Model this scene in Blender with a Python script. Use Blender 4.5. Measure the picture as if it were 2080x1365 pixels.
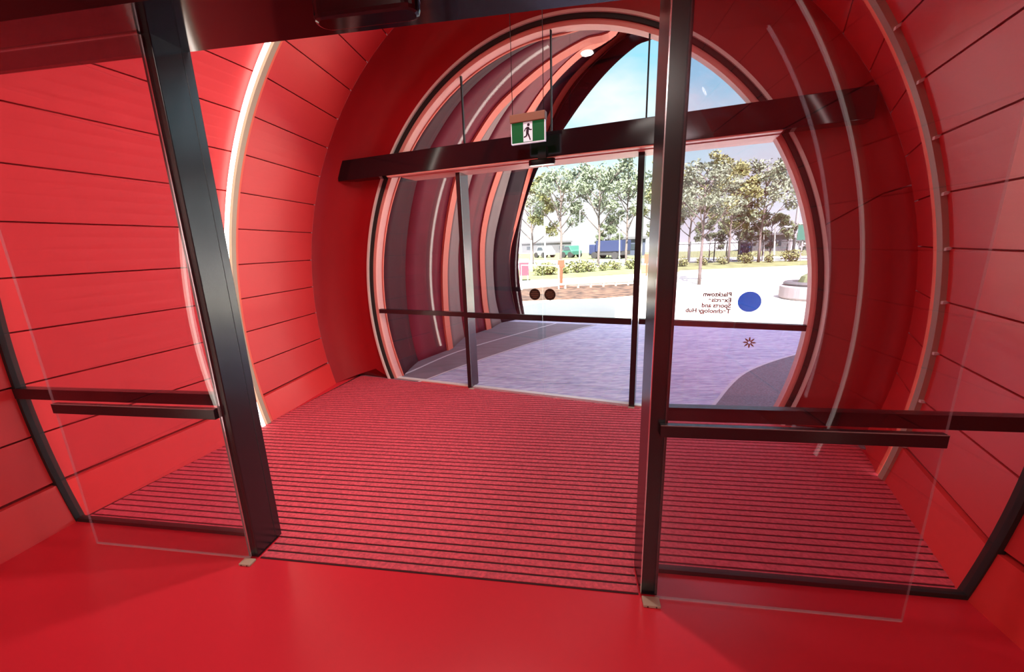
import bpy, math, random
import numpy as np
from mathutils import Vector, Matrix

for o in list(bpy.data.objects): bpy.data.objects.remove(o)
scene = bpy.context.scene
COL = scene.collection

# ------------------------------------------------------------------ camera
IMG_W, IMG_H = 2080, 1365
CX, CY, F = 1040.0, 682.5, 794.0
PITCH, ROLL = math.radians(13.0), math.radians(-1.8)
EYE = np.array([0.0, 0.0, 1.5])
fw = np.array([0, math.cos(PITCH), -math.sin(PITCH)])
rt = np.array([1.0, 0, 0])
up = np.cross(rt, fw)
r_ = math.cos(ROLL) * rt + math.sin(ROLL) * up
u_ = -math.sin(ROLL) * rt + math.cos(ROLL) * up
cam_data = bpy.data.cameras.new('camera')
cam_data.sensor_width = 36.0
cam_data.lens = F / IMG_W * 36.0
cam_data.clip_start = 0.02
cam_data.clip_end = 2000
cam = bpy.data.objects.new('camera', cam_data)
COL.objects.link(cam)
cam.matrix_world = Matrix(((r_[0], u_[0], -fw[0], EYE[0]), (r_[1], u_[1], -fw[1], EYE[1]),
                           (r_[2], u_[2], -fw[2], EYE[2]), (0, 0, 0, 1)))
scene.camera = cam

# ------------------------------------------------------------------ colour management
vs = scene.view_settings
vs.view_transform = 'Standard'
vs.look = 'None'
vs.gamma = 1.0
vs.use_curve_mapping = False
vs.exposure = 0.3

# ------------------------------------------------------------------ sky
world = bpy.data.worlds.new('sky')
scene.world = world
world.use_nodes = True
nt = world.node_tree
nt.nodes.clear()
def N(t, **kw):
    n = nt.nodes.new(t)
    for k, v in kw.items(): setattr(n, k, v)
    return n
wo = N('ShaderNodeOutputWorld'); bg = N('ShaderNodeBackground')
tc = N('ShaderNodeTexCoord'); sep = N('ShaderNodeSeparateXYZ')
nt.links.new(tc.outputs['Generated'], sep.inputs[0])
ramp = N('ShaderNodeValToRGB')
cr = ramp.color_ramp
cr.elements[0].position = 0.0; cr.elements[0].color = (1.35, 1.4, 1.38, 1)
cr.elements[1].position = 0.92; cr.elements[1].color = (3.0, 3.3, 3.8, 1)
e = cr.elements.new(0.10); e.color = (1.0, 1.25, 1.2, 1)
e = cr.elements.new(0.26); e.color = (0.46, 0.90, 1.02, 1)
e = cr.elements.new(0.50); e.color = (0.24, 0.66, 0.98, 1)
e = cr.elements.new(0.62); e.color = (0.8, 1.2, 1.6, 1)
nt.links.new(sep.outputs['Z'], ramp.inputs[0])
noi = N('ShaderNodeTexNoise'); noi.inputs['Scale'].default_value = 2.6; noi.inputs['Detail'].default_value = 6
mp = N('ShaderNodeMapping'); mp.inputs['Scale'].default_value = (1, 1, 2.5); mp.inputs['Location'].default_value = (0.35, 0.2, 0)
nt.links.new(tc.outputs['Generated'], mp.inputs[0]); nt.links.new(mp.outputs[0], noi.inputs['Vector'])
cl = N('ShaderNodeValToRGB'); cl.color_ramp.elements[0].position = 0.46; cl.color_ramp.elements[1].position = 0.66
nt.links.new(noi.outputs[0], cl.inputs[0])
mix = N('ShaderNodeMixRGB'); mix.inputs[2].default_value = (0.95, 1.0, 1.0, 1)
nt.links.new(cl.outputs[0], mix.inputs[0]); nt.links.new(ramp.outputs[0], mix.inputs[1])
nt.links.new(mix.outputs[0], bg.inputs[0]); bg.inputs[1].default_value = 1.0
nt.links.new(bg.outputs[0], wo.inputs[0])

# ------------------------------------------------------------------ sun
SUN_EL = math.radians(50)
sd = bpy.data.lights.new('sun', 'SUN'); sd.energy = 30.0; sd.angle = 0.009; sd.color = (1.0, 0.95, 0.86)
sun = bpy.data.objects.new('sun', sd); COL.objects.link(sun)
az = math.radians(8)     # light travels towards +Y, a little to the right
sdir = Vector((math.sin(az) * math.cos(SUN_EL), math.cos(az) * math.cos(SUN_EL), -math.sin(SUN_EL)))
sun.rotation_euler = sdir.to_track_quat('-Z', 'Y').to_euler()

LOBBY_W = 36.0
FILL_WASH_W = 14.5        # watts of each added fill lamp aimed at the left wall
FILL_DOWN_W = 45.0        # watts of the fill lamp added in the crown of the tube       # watts of each lobby ceiling panel
LED_STR = 4.5

# ------------------------------------------------------------------ frames and pixel helpers
def ray(px, py): return fw * F + r_ * (px - CX) - u_ * (py - CY)
def fl(px, py, z=0.0):
    v = ray(px, py); return EYE + v * ((z - EYE[2]) / v[2])
def onplane(px, py, P, n):
    v = ray(px, py); n = np.array(n, float); return EYE + v * (n @ (P - EYE)) / (n @ v)
class Frame:
    def __init__(s, P, yaw):
        s.P = np.array(P, float); y = math.radians(yaw)
        s.u = np.array([math.cos(y), math.sin(y), 0]); s.n = np.array([-s.u[1], s.u[0], 0])
    def pt(s, a, n, z): return s.P + s.u * a + s.n * n + np.array([0, 0, z])
NR = Frame(fl(1320, 1215), -8.7)      # inner partition: s along, n outward, z up
OU = Frame(fl(1283, 825), -22.2)      # outer partition
RB = Frame(fl(1775, 965), -13.5)      # light ring in the middle of the vestibule
ZV = np.array([0, 0, 1.0])

# ------------------------------------------------------------------ materials
M = {}
def mat(name, col, rough=0.5, metal=0.0, spec=0.5, noise=0.0, nscale=8.0, bump=0.0, coat=0.0, emit=None, estr=0.0, stretch=None):
    m = bpy.data.materials.new(name); m.use_nodes = True
    t = m.node_tree; b = t.nodes['Principled BSDF']
    b.inputs['Base Color'].default_value = (*col, 1); b.inputs['Roughness'].default_value = rough
    b.inputs['Metallic'].default_value = metal; b.inputs['Specular IOR Level'].default_value = spec
    b.inputs['Coat Weight'].default_value = coat
    if emit: b.inputs['Emission Color'].default_value = (*emit, 1); b.inputs['Emission Strength'].default_value = estr
    if noise or bump:
        tcn = t.nodes.new('ShaderNodeTexCoord'); mpn = t.nodes.new('ShaderNodeMapping')
        mpn.inputs['Scale'].default_value = stretch or (1, 1, 1)
        nz = t.nodes.new('ShaderNodeTexNoise'); nz.inputs['Scale'].default_value = nscale; nz.inputs['Detail'].default_value = 5
        t.links.new(tcn.outputs['Object'], mpn.inputs[0]); t.links.new(mpn.outputs[0], nz.inputs['Vector'])
        if noise:
            rp = t.nodes.new('ShaderNodeValToRGB')
            rp.color_ramp.elements[0].position = 0.3; rp.color_ramp.elements[1].position = 0.7
            rp.color_ramp.elements[0].color = (*[c * (1 - noise) for c in col], 1)
            rp.color_ramp.elements[1].color = (*[min(1, c * (1 + noise)) for c in col], 1)
            t.links.new(nz.outputs[0], rp.inputs[0]); t.links.new(rp.outputs[0], b.inputs['Base Color'])
        if bump:
            bp = t.nodes.new('ShaderNodeBump'); bp.inputs['Strength'].default_value = bump; bp.inputs['Distance'].default_value = 0.02
            t.links.new(nz.outputs[0], bp.inputs['Height']); t.links.new(bp.outputs[0], b.inputs['Normal'])
    M[name] = m; return m
def glass(name, tint, strength=1.0, ior=1.45):
    m = bpy.data.materials.new(name); m.use_nodes = True; t = m.node_tree; t.nodes.clear()
    o = t.nodes.new('ShaderNodeOutputMaterial'); mx = t.nodes.new('ShaderNodeMixShader')
    tr = t.nodes.new('ShaderNodeBsdfTransparent'); gl = t.nodes.new('ShaderNodeBsdfGlossy'); lw = t.nodes.new('ShaderNodeLayerWeight'); lw.inputs[0].default_value = 0.5
    pw = t.nodes.new('ShaderNodeMath'); pw.operation = 'POWER'; pw.inputs[1].default_value = 5.0
    fr = t.nodes.new('ShaderNodeMath'); fr.operation = 'MULTIPLY_ADD'; fr.inputs[1].default_value = 0.95; fr.inputs[2].default_value = 0.04
    t.links.new(lw.outputs['Facing'], pw.inputs[0]); t.links.new(pw.outputs[0], fr.inputs[0])
    tr.inputs[0].default_value = (*tint, 1); gl.inputs['Roughness'].default_value = 0.0
    gl.inputs[0].default_value = (strength, strength, strength, 1)
    t.links.new(fr.outputs[0], mx.inputs[0]); t.links.new(tr.outputs[0], mx.inputs[1]); t.links.new(gl.outputs[0], mx.inputs[2])
    t.links.new(mx.outputs[0], o.inputs[0]); M[name] = m; return m
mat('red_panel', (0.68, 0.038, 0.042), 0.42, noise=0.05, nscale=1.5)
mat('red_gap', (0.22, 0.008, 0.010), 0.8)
mat('red_wall', (0.34, 0.004, 0.008), 0.45, noise=0.04, nscale=2)  # panel red darkened to hold the shade on the end wall
mat('red_skirting', (0.78, 0.045, 0.045), 0.32)
mat('red_floor', (0.64, 0.022, 0.038), 0.30, noise=0.05, nscale=1.2)
mat('red_mat', (0.62, 0.07, 0.10), 0.75, noise=0.25, nscale=60, bump=0.3)
mat('mat_base', (0.035, 0.004, 0.006), 0.8)
mat('black_metal', (0.010, 0.010, 0.013), 0.22, spec=0.75)
mat('black_gloss', (0.010, 0.007, 0.010), 0.10, spec=0.5)
mat('black_rubber', (0.012, 0.010, 0.010), 0.6)
mat('chrome', (0.75, 0.75, 0.78), 0.15, metal=1.0)
mat('pale_metal', (0.80, 0.72, 0.66), 0.4)
mat('pink_frame', (0.85, 0.33, 0.28), 0.45)
mat('salmon', (0.80, 0.15, 0.10), 0.5, spec=0.2)  # lit look of the shell rims put into a lighter red
mat('plum', (0.032, 0.012, 0.020), 0.7, spec=0.15, noise=0.1, nscale=3)  # shade on the shell bands put into the colour
mat('maroon', (0.16, 0.010, 0.028), 0.6, spec=0.2, noise=0.22, nscale=2.2)  # shell red as it looks in shade, darkened in the colour
mat('taupe', (0.22, 0.14, 0.14), 0.6, spec=0.2, noise=0.08, nscale=3)  # lighter band tone with daylight put into the colour
mat('khaki', (0.42, 0.33, 0.24), 0.45)
mat('facade', (0.30, 0.05, 0.06), 0.5)
mat('led', (1, 1, 1), 0.5, emit=(1.0, 0.95, 0.82), estr=LED_STR)
mat('led_soft', (1, 1, 1), 0.5, emit=(1.0, 0.93, 0.85), estr=6.0)
mat('led_dim', (1, 1, 1), 0.5, emit=(1.0, 0.90, 0.85), estr=1.6)
mat('lobby_wall', (0.72, 0.66, 0.62), 0.7)
mat('lobby_panel_glow', (1, 1, 1), 0.5, emit=(1.0, 0.93, 0.85), estr=1.5)
mat('sign_green', (0.0000, 0.0500, 0.0150), 0.4, emit=(0.0, 0.2, 0.05), estr=0.25)
mat('sign_white', (0.8, 0.78, 0.85), 0.4, emit=(0.8, 0.75, 0.85), estr=0.3)
mat('sign_dark', (0.03, 0.005, 0.02), 0.5)
mat('sign_housing', (0.30, 0.13, 0.08), 0.5)
def film(name, col):      # thin printed film, partly letting daylight through
    m = bpy.data.materials.new(name); m.use_nodes = True; t = m.node_tree; t.nodes.clear()
    o = t.nodes.new('ShaderNodeOutputMaterial'); a = t.nodes.new('ShaderNodeBsdfDiffuse'); b = t.nodes.new('ShaderNodeBsdfTransparent'); x = t.nodes.new('ShaderNodeMixShader')
    a.inputs[0].default_value = (*col, 1); b.inputs[0].default_value = (*[c ** 0.5 * 0.85 for c in col], 1); x.inputs[0].default_value = 0.6
    t.links.new(a.outputs[0], x.inputs[1]); t.links.new(b.outputs[0], x.inputs[2]); t.links.new(x.outputs[0], o.inputs[0]); M[name] = m
film('blue_sticker', (0.004, 0.10, 0.50))
mat('text_sticker', (0.10, 0.035, 0.025), 0.8, spec=0.1)
mat('disc_dark', (0.035, 0.018, 0.010), 0.5)
mat('disc_print', (0.22, 0.14, 0.08), 0.5)
mat('leaf_sage', (0.1300, 0.1625, 0.1040), 0.7, noise=0.4, nscale=3)
mat('leaf_olive', (0.1521, 0.1638, 0.0585), 0.7, noise=0.4, nscale=3)
mat('leaf_dark', (0.0845, 0.1105, 0.0520), 0.7, noise=0.4, nscale=3)
mat('bark', (0.108, 0.090, 0.081), 0.85, noise=0.3, nscale=12)
mat('plaza', (0.66, 0.64, 0.54), 0.85, noise=0.08, nscale=0.6)
mat('road', (0.60, 0.60, 0.60), 0.9, noise=0.06, nscale=0.5)
mat('grass', (0.126, 0.143, 0.055), 0.9, noise=0.35, nscale=1.5)
mat('mulch', (0.065, 0.036, 0.022), 0.95, noise=0.9, nscale=3.5, bump=1.0)
mat('asphalt', (0.180, 0.171, 0.198), 0.9, noise=0.35, nscale=60)
mat('dark_paver', (0.22, 0.17, 0.20), 0.8, noise=0.12, nscale=3, stretch=(1, 3, 1))
mat('joint_line', (0.65, 0.55, 0.60), 0.8)
mat('timber', (0.300, 0.260, 0.220), 0.8)
mat('grey_steel', (0.189, 0.189, 0.189), 0.5)
mat('fence_grey', (0.064, 0.068, 0.068), 0.6)
mat('white_paint', (0.75, 0.75, 0.76), 0.5)
mat('orange_red', (0.440, 0.055, 0.028), 0.5)
mat('sign_pink', (0.42, 0.025, 0.045), 0.5)
mat('blue_body', (0.0080, 0.0160, 0.0560), 0.5)
mat('slate_wall', (0.048, 0.060, 0.096), 0.8)
mat('grey_wall', (0.104, 0.108, 0.116), 0.8)
mat('green_sign', (0.0270, 0.1026, 0.0756), 0.5)
mat('concrete', (0.200, 0.200, 0.200), 0.8, noise=0.1, nscale=4)
mat('tyre', (0.02, 0.02, 0.02), 0.8)
mat('window_dark', (0.03, 0.04, 0.05), 0.15)
glass('clear_glass', (0.97, 0.96, 0.98))
glass('leaf_glass', (0.93, 0.89, 0.93))
def edge_mat(name, col, a):
    m = mat(name, col, 0.25); b = m.node_tree.nodes['Principled BSDF']; b.inputs['Alpha'].default_value = a
edge_mat('glass_edge', (0.75, 0.62, 0.62), 0.30)

# stone paving with long narrow setts running along the partition
def paving():
    m = bpy.data.materials.new('stone_paving'); m.use_nodes = True; t = m.node_tree; b = t.nodes['Principled BSDF']
    tcn = t.nodes.new('ShaderNodeTexCoord'); mpn = t.nodes.new('ShaderNodeMapping')
    mpn.inputs['Rotation'].default_value = (0, 0, math.radians(9)); mpn.inputs['Scale'].default_value = (2.2, 6.5, 1)
    br = t.nodes.new('ShaderNodeTexBrick'); br.inputs['Scale'].default_value = 1.0
    br.inputs['Color1'].default_value = (0.62, 0.52, 0.68, 1); br.inputs['Color2'].default_value = (0.44, 0.42, 0.60, 1)
    br.inputs['Mortar'].default_value = (0.55, 0.50, 0.58, 1); br.inputs['Mortar Size'].default_value = 0.02
    br.inputs['Brick Width'].default_value = 0.7; br.inputs['Row Height'].default_value = 0.25
    nz = t.nodes.new('ShaderNodeTexNoise'); nz.inputs['Scale'].default_value = 9; nz.inputs['Detail'].default_value = 6
    mp2 = t.nodes.new('ShaderNodeMapping'); mp2.inputs['Scale'].default_value = (1, 4, 1)
    t.links.new(tcn.outputs['Object'], mpn.inputs[0]); t.links.new(mpn.outputs[0], br.inputs['Vector'])
    t.links.new(tcn.outputs['Object'], mp2.inputs[0]); t.links.new(mp2.outputs[0], nz.inputs['Vector'])
    mx = t.nodes.new('ShaderNodeMixRGB'); mx.blend_type = 'OVERLAY'; mx.inputs[0].default_value = 0.8
    t.links.new(br.outputs['Color'], mx.inputs[1]); t.links.new(nz.outputs[0], mx.inputs[2])
    t.links.new(mx.outputs[0], b.inputs['Base Color']); b.inputs['Roughness'].default_value = 0.75
    M['stone_paving'] = m
paving()

# ------------------------------------------------------------------ mesh builder
class MB:
    def __init__(s): s.v = []; s.f = []; s.m = []; s.cur = 0
    def quad(s, *p):
        i = len(s.v); s.v += [tuple(map(float, q)) for q in p]; s.f.append(tuple(range(i, i + len(p)))); s.m.append(s.cur)
    def hexa(s, p):    # p: 8 points, bottom 4 ccw then top 4
        i = len(s.v); s.v += [tuple(map(float, q)) for q in p]
        for f in ((3, 2, 1, 0), (4, 5, 6, 7), (0, 1, 5, 4), (1, 2, 6, 5), (2, 3, 7, 6), (3, 0, 4, 7)):
            s.f.append(tuple(i + k for k in f)); s.m.append(s.cur)
        return s
    def box(s, fr, a0, a1, n0, n1, z0, z1):
        return s.hexa([fr.pt(a, n, z) for z in (z0, z1) for a, n in ((a0, n0), (a1, n0), (a1, n1), (a0, n1))])
    def wbox(s, x0, x1, y0, y1, z0, z1):
        return s.hexa([(x, y, z) for z in (z0, z1) for x, y in ((x0, y0), (x1, y0), (x1, y1), (x0, y1))])
    def prism(s, poly, off):   # closed polygon (3D points, planar) extruded by vector off
        n = len(poly); i = len(s.v); off = np.array(off, float)
        s.v += [tuple(map(float, q)) for q in poly] + [tuple(map(float, np.array(q) + off)) for q in poly]
        s.f.append(tuple(range(i + n - 1, i - 1, -1))); s.m.append(s.cur)
        s.f.append(tuple(range(i + n, i + 2 * n))); s.m.append(s.cur)
        for k in range(n):
            s.f.append((i + k, i + (k + 1) % n, i + n + (k + 1) % n, i + n + k)); s.m.append(s.edge if hasattr(s, 'edge') else s.cur)
        return s
    def grid(s, rows, closed=False):
        i = len(s.v); w = len(rows[0])
        for r in rows: s.v += [tuple(map(float, q)) for q in r]
        for a in range(len(rows) - 1):
            for b in range(w if closed else w - 1):
                c = (b + 1) % w
                s.f.append((i + a * w + b, i + a * w + c, i + (a + 1) * w + c, i + (a + 1) * w + b)); s.m.append(s.cur)
        return s
    def tube(s, path, rad, sides=8, cap=True):
        path = [np.array(p, float) for p in path]; rows = []
        for k, p in enumerate(path):
            d = path[min(k + 1, len(path) - 1)] - path[max(k - 1, 0)]; d /= (np.linalg.norm(d) + 1e-9)
            a = np.cross(d, [0, 0, 1.0] if abs(d[2]) < 0.9 else [1.0, 0, 0]); a /= np.linalg.norm(a); b = np.cross(d, a)
            r = rad[k] if hasattr(rad, '__len__') else rad
            rows.append([p + r * (a * math.cos(t) + b * math.sin(t)) for t in [2 * math.pi * j / sides for j in range(sides)]])
        i = len(s.v); s.grid(rows, True)
        if cap:
            s.f.append(tuple(range(i + sides - 1, i - 1, -1))); s.m.append(s.cur)
            j = i + (len(rows) - 1) * sides; s.f.append(tuple(range(j, j + sides))); s.m.append(s.cur)
        return s
    def profile(s, curves, closed_profile=True):   # curves: list of polylines (same length) swept as a closed band
        rows = list(curves) + ([curves[0]] if closed_profile else [])
        i = len(s.v); s.grid(rows)
        if closed_profile:
            L = len(curves[0])
            s.f.append(tuple(i + k * L for k in range(len(curves)))); s.m.append(s.cur)
            s.f.append(tuple(i + k * L + L - 1 for k in range(len(curves) - 1, -1, -1))); s.m.append(s.cur)
        return s
    def build(s, name, mats, parent=None, smooth=False, origin=None, bevel=0.0, fix=True):
        me = bpy.data.meshes.new(name)
        if parent is not None:
            q = parent; org = np.zeros(3)
            while q is not None: org = org + np.array(q.location); q = q.parent
        elif origin is not None: org = np.array(origin, float)
        else:
            a = np.array(s.v); org = np.array([(a[:, 0].min() + a[:, 0].max()) / 2, (a[:, 1].min() + a[:, 1].max()) / 2, a[:, 2].min()])
        me.from_pydata([tuple(np.array(v) - org) for v in s.v], [], s.f)
        for mm in (mats if isinstance(mats, (list, tuple)) else [mats]): me.materials.append(M[mm])
        me.polygons.foreach_set('material_index', s.m)
        if smooth: me.polygons.foreach_set('use_smooth', [True] * len(me.polygons))
        me.update()
        if fix:
            import bmesh
            bm = bmesh.new(); bm.from_mesh(me); bmesh.ops.remove_doubles(bm, verts=bm.verts, dist=1e-5)
            bmesh.ops.recalc_face_normals(bm, faces=bm.faces); bm.to_mesh(me); bm.free()
        o = bpy.data.objects.new(name, me); COL.objects.link(o)
        if parent is not None: o.parent = parent
        else: o.location = tuple(org)
        if bevel:
            bv = o.modifiers.new('bevel', 'BEVEL'); bv.width = bevel; bv.segments = 2; bv.limit_method = 'ANGLE'
        return o
def tag(o, label, cat, group=None, kind=None):
    o['label'] = label
    if cat: o['category'] = cat
    if group: o['group'] = group
    if kind: o['kind'] = kind
    return o
def thing(name, loc, label, cat, group=None, kind=None):
    o = bpy.data.objects.new(name, None); COL.objects.link(o); o.location = tuple(map(float, loc)); o.empty_display_size = 0.1
    return tag(o, label, cat, group, kind)
def copy_tree(o, parent=None):
    c = o.copy(); COL.objects.link(c); c.parent = parent
    for ch in o.children: copy_tree(ch, c)
    return c

def clip(poly, a, b, keep_left=True):   # clip 2D polygon by line a->b
    out = []
    def side(p): return (b[0] - a[0]) * (p[1] - a[1]) - (b[1] - a[1]) * (p[0] - a[0])
    for k in range(len(poly)):
        p, q = poly[k], poly[(k + 1) % len(poly)]; sp, sq = side(p), side(q)
        if not keep_left: sp, sq = -sp, -sq
        if sp >= 0: out.append(p)
        if (sp > 0 and sq < 0) or (sp < 0 and sq > 0):
            t = sp / (sp - sq); out.append((p[0] + t * (q[0] - p[0]), p[1] + t * (q[1] - p[1])))
    return out
def clip_rect(poly, x0, x1, y0, y1):
    for a, b in (((x0, y1), (x0, y0)), ((x0, y0), (x1, y0)), ((x1, y0), (x1, y1)), ((x1, y1), (x0, y1))):
        poly = clip(poly, a, b)
        if not poly: return []
    return poly
def spline(pts, n):
    pts = [np.array(p, float) for p in pts]; P = [2 * pts[0] - pts[1]] + pts + [2 * pts[-1] - pts[-2]]; out = []
    seg = len(pts) - 1
    for k in range(n):
        x = k / (n - 1) * seg; i = min(int(x), seg - 1); t = x - i
        a, b, c, d = P[i:i + 4]
        out.append(0.5 * (2 * b + (c - a) * t + (2 * a - 5 * b + 4 * c - d) * t * t + (3 * b - a - 3 * c + d) * t ** 3))
    return out

# ------------------------------------------------------------------ vestibule tube
class Ring:
    def __init__(s, fr, c, n, a, b, z0): s.fr, s.c, s.n, s.a, s.b, s.z0 = fr, c, n, a, b, z0
    def pt(s, t, inset=0.0, dn=0.0):
        return s.fr.pt(s.c + (s.a - inset) * math.cos(t), s.n + dn, s.z0 + (s.b - inset) * math.sin(t))
    def at_z(s, z, side, inset=0.0):   # side +1 right, -1 left
        t = math.asin((z - s.z0) / (s.b - inset)); return t if side > 0 else math.pi - t
A0 = Ring(NR, -0.955, -3.0, 2.394, 2.87, 0.93)
RA = Ring(NR, -0.955, 0.16, 2.394, 2.87, 0.93)
RM = Ring(RB, -2.306, 0.0, 2.45, 2.87, 0.85)
class EndRing(Ring):      # last ring of the tube: stops earlier on the left, where the end wall curves softly
    def pt(s, t, inset=0.0, dn=0.0):
        s.n = -(0.10 + 0.24 * (1 - math.cos(t)) / 2) - 0.02; return Ring.pt(s, t, inset, dn)
RC = EndRing(OU, -0.80, -0.12, 2.62, 2.85, 0.90)
def joints(ring, z0, step=0.292):
    t = math.asin((z0 - ring.z0) / ring.b); out = [t]; acc = 0; dt = 0.0005
    while t < math.pi / 2 - 0.02:
        acc += math.hypot(ring.a * math.sin(t), ring.b * math.cos(t)) * dt; t += dt
        if acc >= step: out.append(t); acc = 0
    out.append(math.pi / 2); return out
def tube_panels(name, r0, r1, side, gapn0=0.0, gapn1=0.0):
    J0 = joints(r0, 0.25); J1 = joints(r1, 0.25); k = min(len(J0), len(J1)); mb = MB()
    J0, J1 = J0[:k - 1] + [math.pi / 2], J1[:k - 1] + [math.pi / 2]
    f = (lambda t: t) if side > 0 else (lambda t: math.pi - t)
    # backing sheet, seen only in the joints
    mb.cur = 1
    ts = [0, .25, .5, .75, 1]
    lo0, lo1 = math.asin((-0.02 - r0.z0) / r0.b), math.asin((-0.02 - r1.z0) / r1.b)
    full0 = [lo0] + [J0[i] + (J0[i + 1] - J0[i]) * q for i in range(k - 1) for q in ts[:-1]] + [math.pi / 2]
    full1 = [lo1] + [J1[i] + (J1[i + 1] - J1[i]) * q for i in range(k - 1) for q in ts[:-1]] + [math.pi / 2]
    mb.profile([[r0.pt(f(t), -0.02) for t in full0], [r1.pt(f(t), -0.02) for t in full1],
                [r1.pt(f(t), -0.06) for t in full1], [r0.pt(f(t), -0.06) for t in full0]])
    mb.cur = 0; g = 0.0017
    for i in range(k - 1):
        def row(r, J, ins, dn, s): 
            gg = g if s is None else g + 0.0
            return [r.pt(f(J[i] + gg + (J[i + 1] - J[i] - 2 * gg) * q), ins, dn) for q in ts]
        mb.profile([row(r0, J0, 0, gapn0, None), row(r1, J1, 0, -gapn1, None), row(r1, J1, -0.018, -gapn1, None), row(r0, J0, -0.018, gapn0, None)])
    return mb
def skirting(r0, r1, side, g0=0.0, g1=0.0):
    mb = MB(); zs = [0.0, 0.06, 0.12, 0.18, 0.235]
    c = lambda r, ins, dn: [r.pt(r.at_z(z, side, ins), ins, dn) for z in zs]
    mb.profile([c(r0, 0.012, g0), c(r1, 0.012, -g1), c(r1, -0.02, -g1), c(r0, -0.02, g0)])
    return mb
secs = [(A0, RA, 0.0, 0.02, 'behind the inner glazing'), (RA, RM, 0.02, 0.05, 'between the inner glazing and the light ring'), (RM, RC, 0.03, 0.0, 'next to the oval opening')]
for side, nm in ((-1, 'left'), (1, 'right')):
    root = thing('wall_' + nm, RA.pt(RA.at_z(0, side)), 'red curved wall of long panels on the %s of the vestibule' % nm, 'wall', kind='structure')
    bb = thing('baseboard_' + nm, RA.pt(RA.at_z(0, side)), 'smooth red skirting at the foot of the %s curved wall' % nm, 'skirting', kind='structure')
    for r0, r1, g0, g1, w in secs:
        tube_panels('wall_panels', r0, r1, side, g0, g1).build('wall_panels', ['red_panel', 'red_gap'], root, smooth=False)
        skirting(r0, r1, side, g0, g1).build('skirting_board', 'red_skirting', bb)

# end wall round the oval opening, with a soft fillet to the tube
CEN, CZ, OA, OB = -0.79, 0.917, 2.13, 2.385      # oval opening in the outer frame
def oval(t, grow=0.0, n=0.0): return OU.pt(CEN + (OA + grow) * math.cos(t), n, CZ + (OB + grow) * math.sin(t))
def oval_t(grow, z=0.0):
    a = math.asin(max(-1, min(1, (z - CZ) / (OB + grow)))); return a
mb = MB(); NS = 96
def arc_curve(fn, t0, t1, n=NS): return [fn(t0 + (t1 - t0) * k / (n - 1)) for k in range(n)]
segs = [(0.0, 0.1695), (0.1705, 1.0)]   # radial seams
rows_def = []
for k in range(9):
    p = math.pi / 2 * k / 8
    rows_def.append(('tube', p, 0.0))
def wall_row(kind, n, d, f0, f1):
    if kind == 'tube':
        c, z0 = RC.c, RC.z0; out = []
        lo = math.asin(-z0 / RC.b); t0, t1 = lo, math.pi - lo
        for q in range(48):
            t = t0 + (t1 - t0) * (f0 + (f1 - f0) * q / 47); R = 0.10 + 0.24 * (1 - math.cos(t)) / 2
            if d < 0: out.append(OU.pt(c + (RC.a - d) * math.cos(t), n, z0 + (RC.b - d) * math.sin(t)))
            else: 
                g = R * (1 - math.cos(n)); out.append(OU.pt(c + (RC.a - g) * math.cos(t), -R * (1 - math.sin(n)) - 0.02, max(0, z0 + (RC.b - g) * math.sin(t))))
        return out
    else:
        a, b = OA + d, OB + d; c, z0 = CEN, CZ
    lo = math.asin((-0.0 - z0) / b); t0, t1 = lo, math.pi - lo
    return [OU.pt(c + a * math.cos(t0 + (t1 - t0) * f), n, z0 + b * math.sin(t0 + (t1 - t0) * f)) for f in [f0 + (f1 - f0) * q / 47 for q in range(48)]]
for f0, f1 in segs:
    rows = [wall_row(k, n, d, f0, f1) for k, n, d in rows_def] + [wall_row('open', -0.02, 0.008, f0, f1)]
    back = [wall_row('open', 0.02, 0.02, f0, f1), wall_row('tube', -0.0, -0.04, f0, f1)]
    mb.profile(rows + back)
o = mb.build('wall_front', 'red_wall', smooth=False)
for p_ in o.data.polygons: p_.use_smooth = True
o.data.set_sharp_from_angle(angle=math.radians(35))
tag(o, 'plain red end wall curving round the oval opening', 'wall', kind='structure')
mb = MB()
mb.profile([wall_row('open', 0.022, 0.02, 0, 1), wall_row('open', 0.05, 0.02, 0, 1), wall_row('tube', 0.05, -0.04, 0, 1), wall_row('tube', 0.022, -0.04, 0, 1)])
o2 = mb.build('seam_backing', 'red_gap', o)

# ------------------------------------------------------------------ floor and ribbed mat
def edge_pts(side): return [np.array(r.pt(r.at_z(0, side))) for r in (A0, RA, RM, RC)]
fe_l, fe_r = edge_pts(-1), edge_pts(1)
cl_, cr_ = OU.pt(-3.3, -0.03, 0), OU.pt(1.65, -0.03, 0)
mb = MB()
poly = [(-9, -11), (9, -11), (9, -1.9), tuple(fe_r[0][:2] + np.array([0.1, 0])), tuple(fe_r[1][:2] + np.array([0.1, 0])), tuple(fe_r[2][:2] + np.array([0.1, 0])), tuple(OU.pt(1.8, 0.03, 0)[:2]),
        tuple(OU.pt(-3.45, 0.03, 0)[:2]), tuple(fe_l[2][:2] - np.array([0.1, 0])), tuple(fe_l[1][:2] - np.array([0.1, 0])), tuple(fe_l[0][:2] - np.array([0.1, 0])), (-9, -1.9)]
mb.prism([(x, y, -0.06) for x, y in poly], (0, 0, 0.06))
tag(mb.build('floor', 'red_floor'), 'smooth red floor in front of the inner glazing', 'floor', kind='structure')

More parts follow.
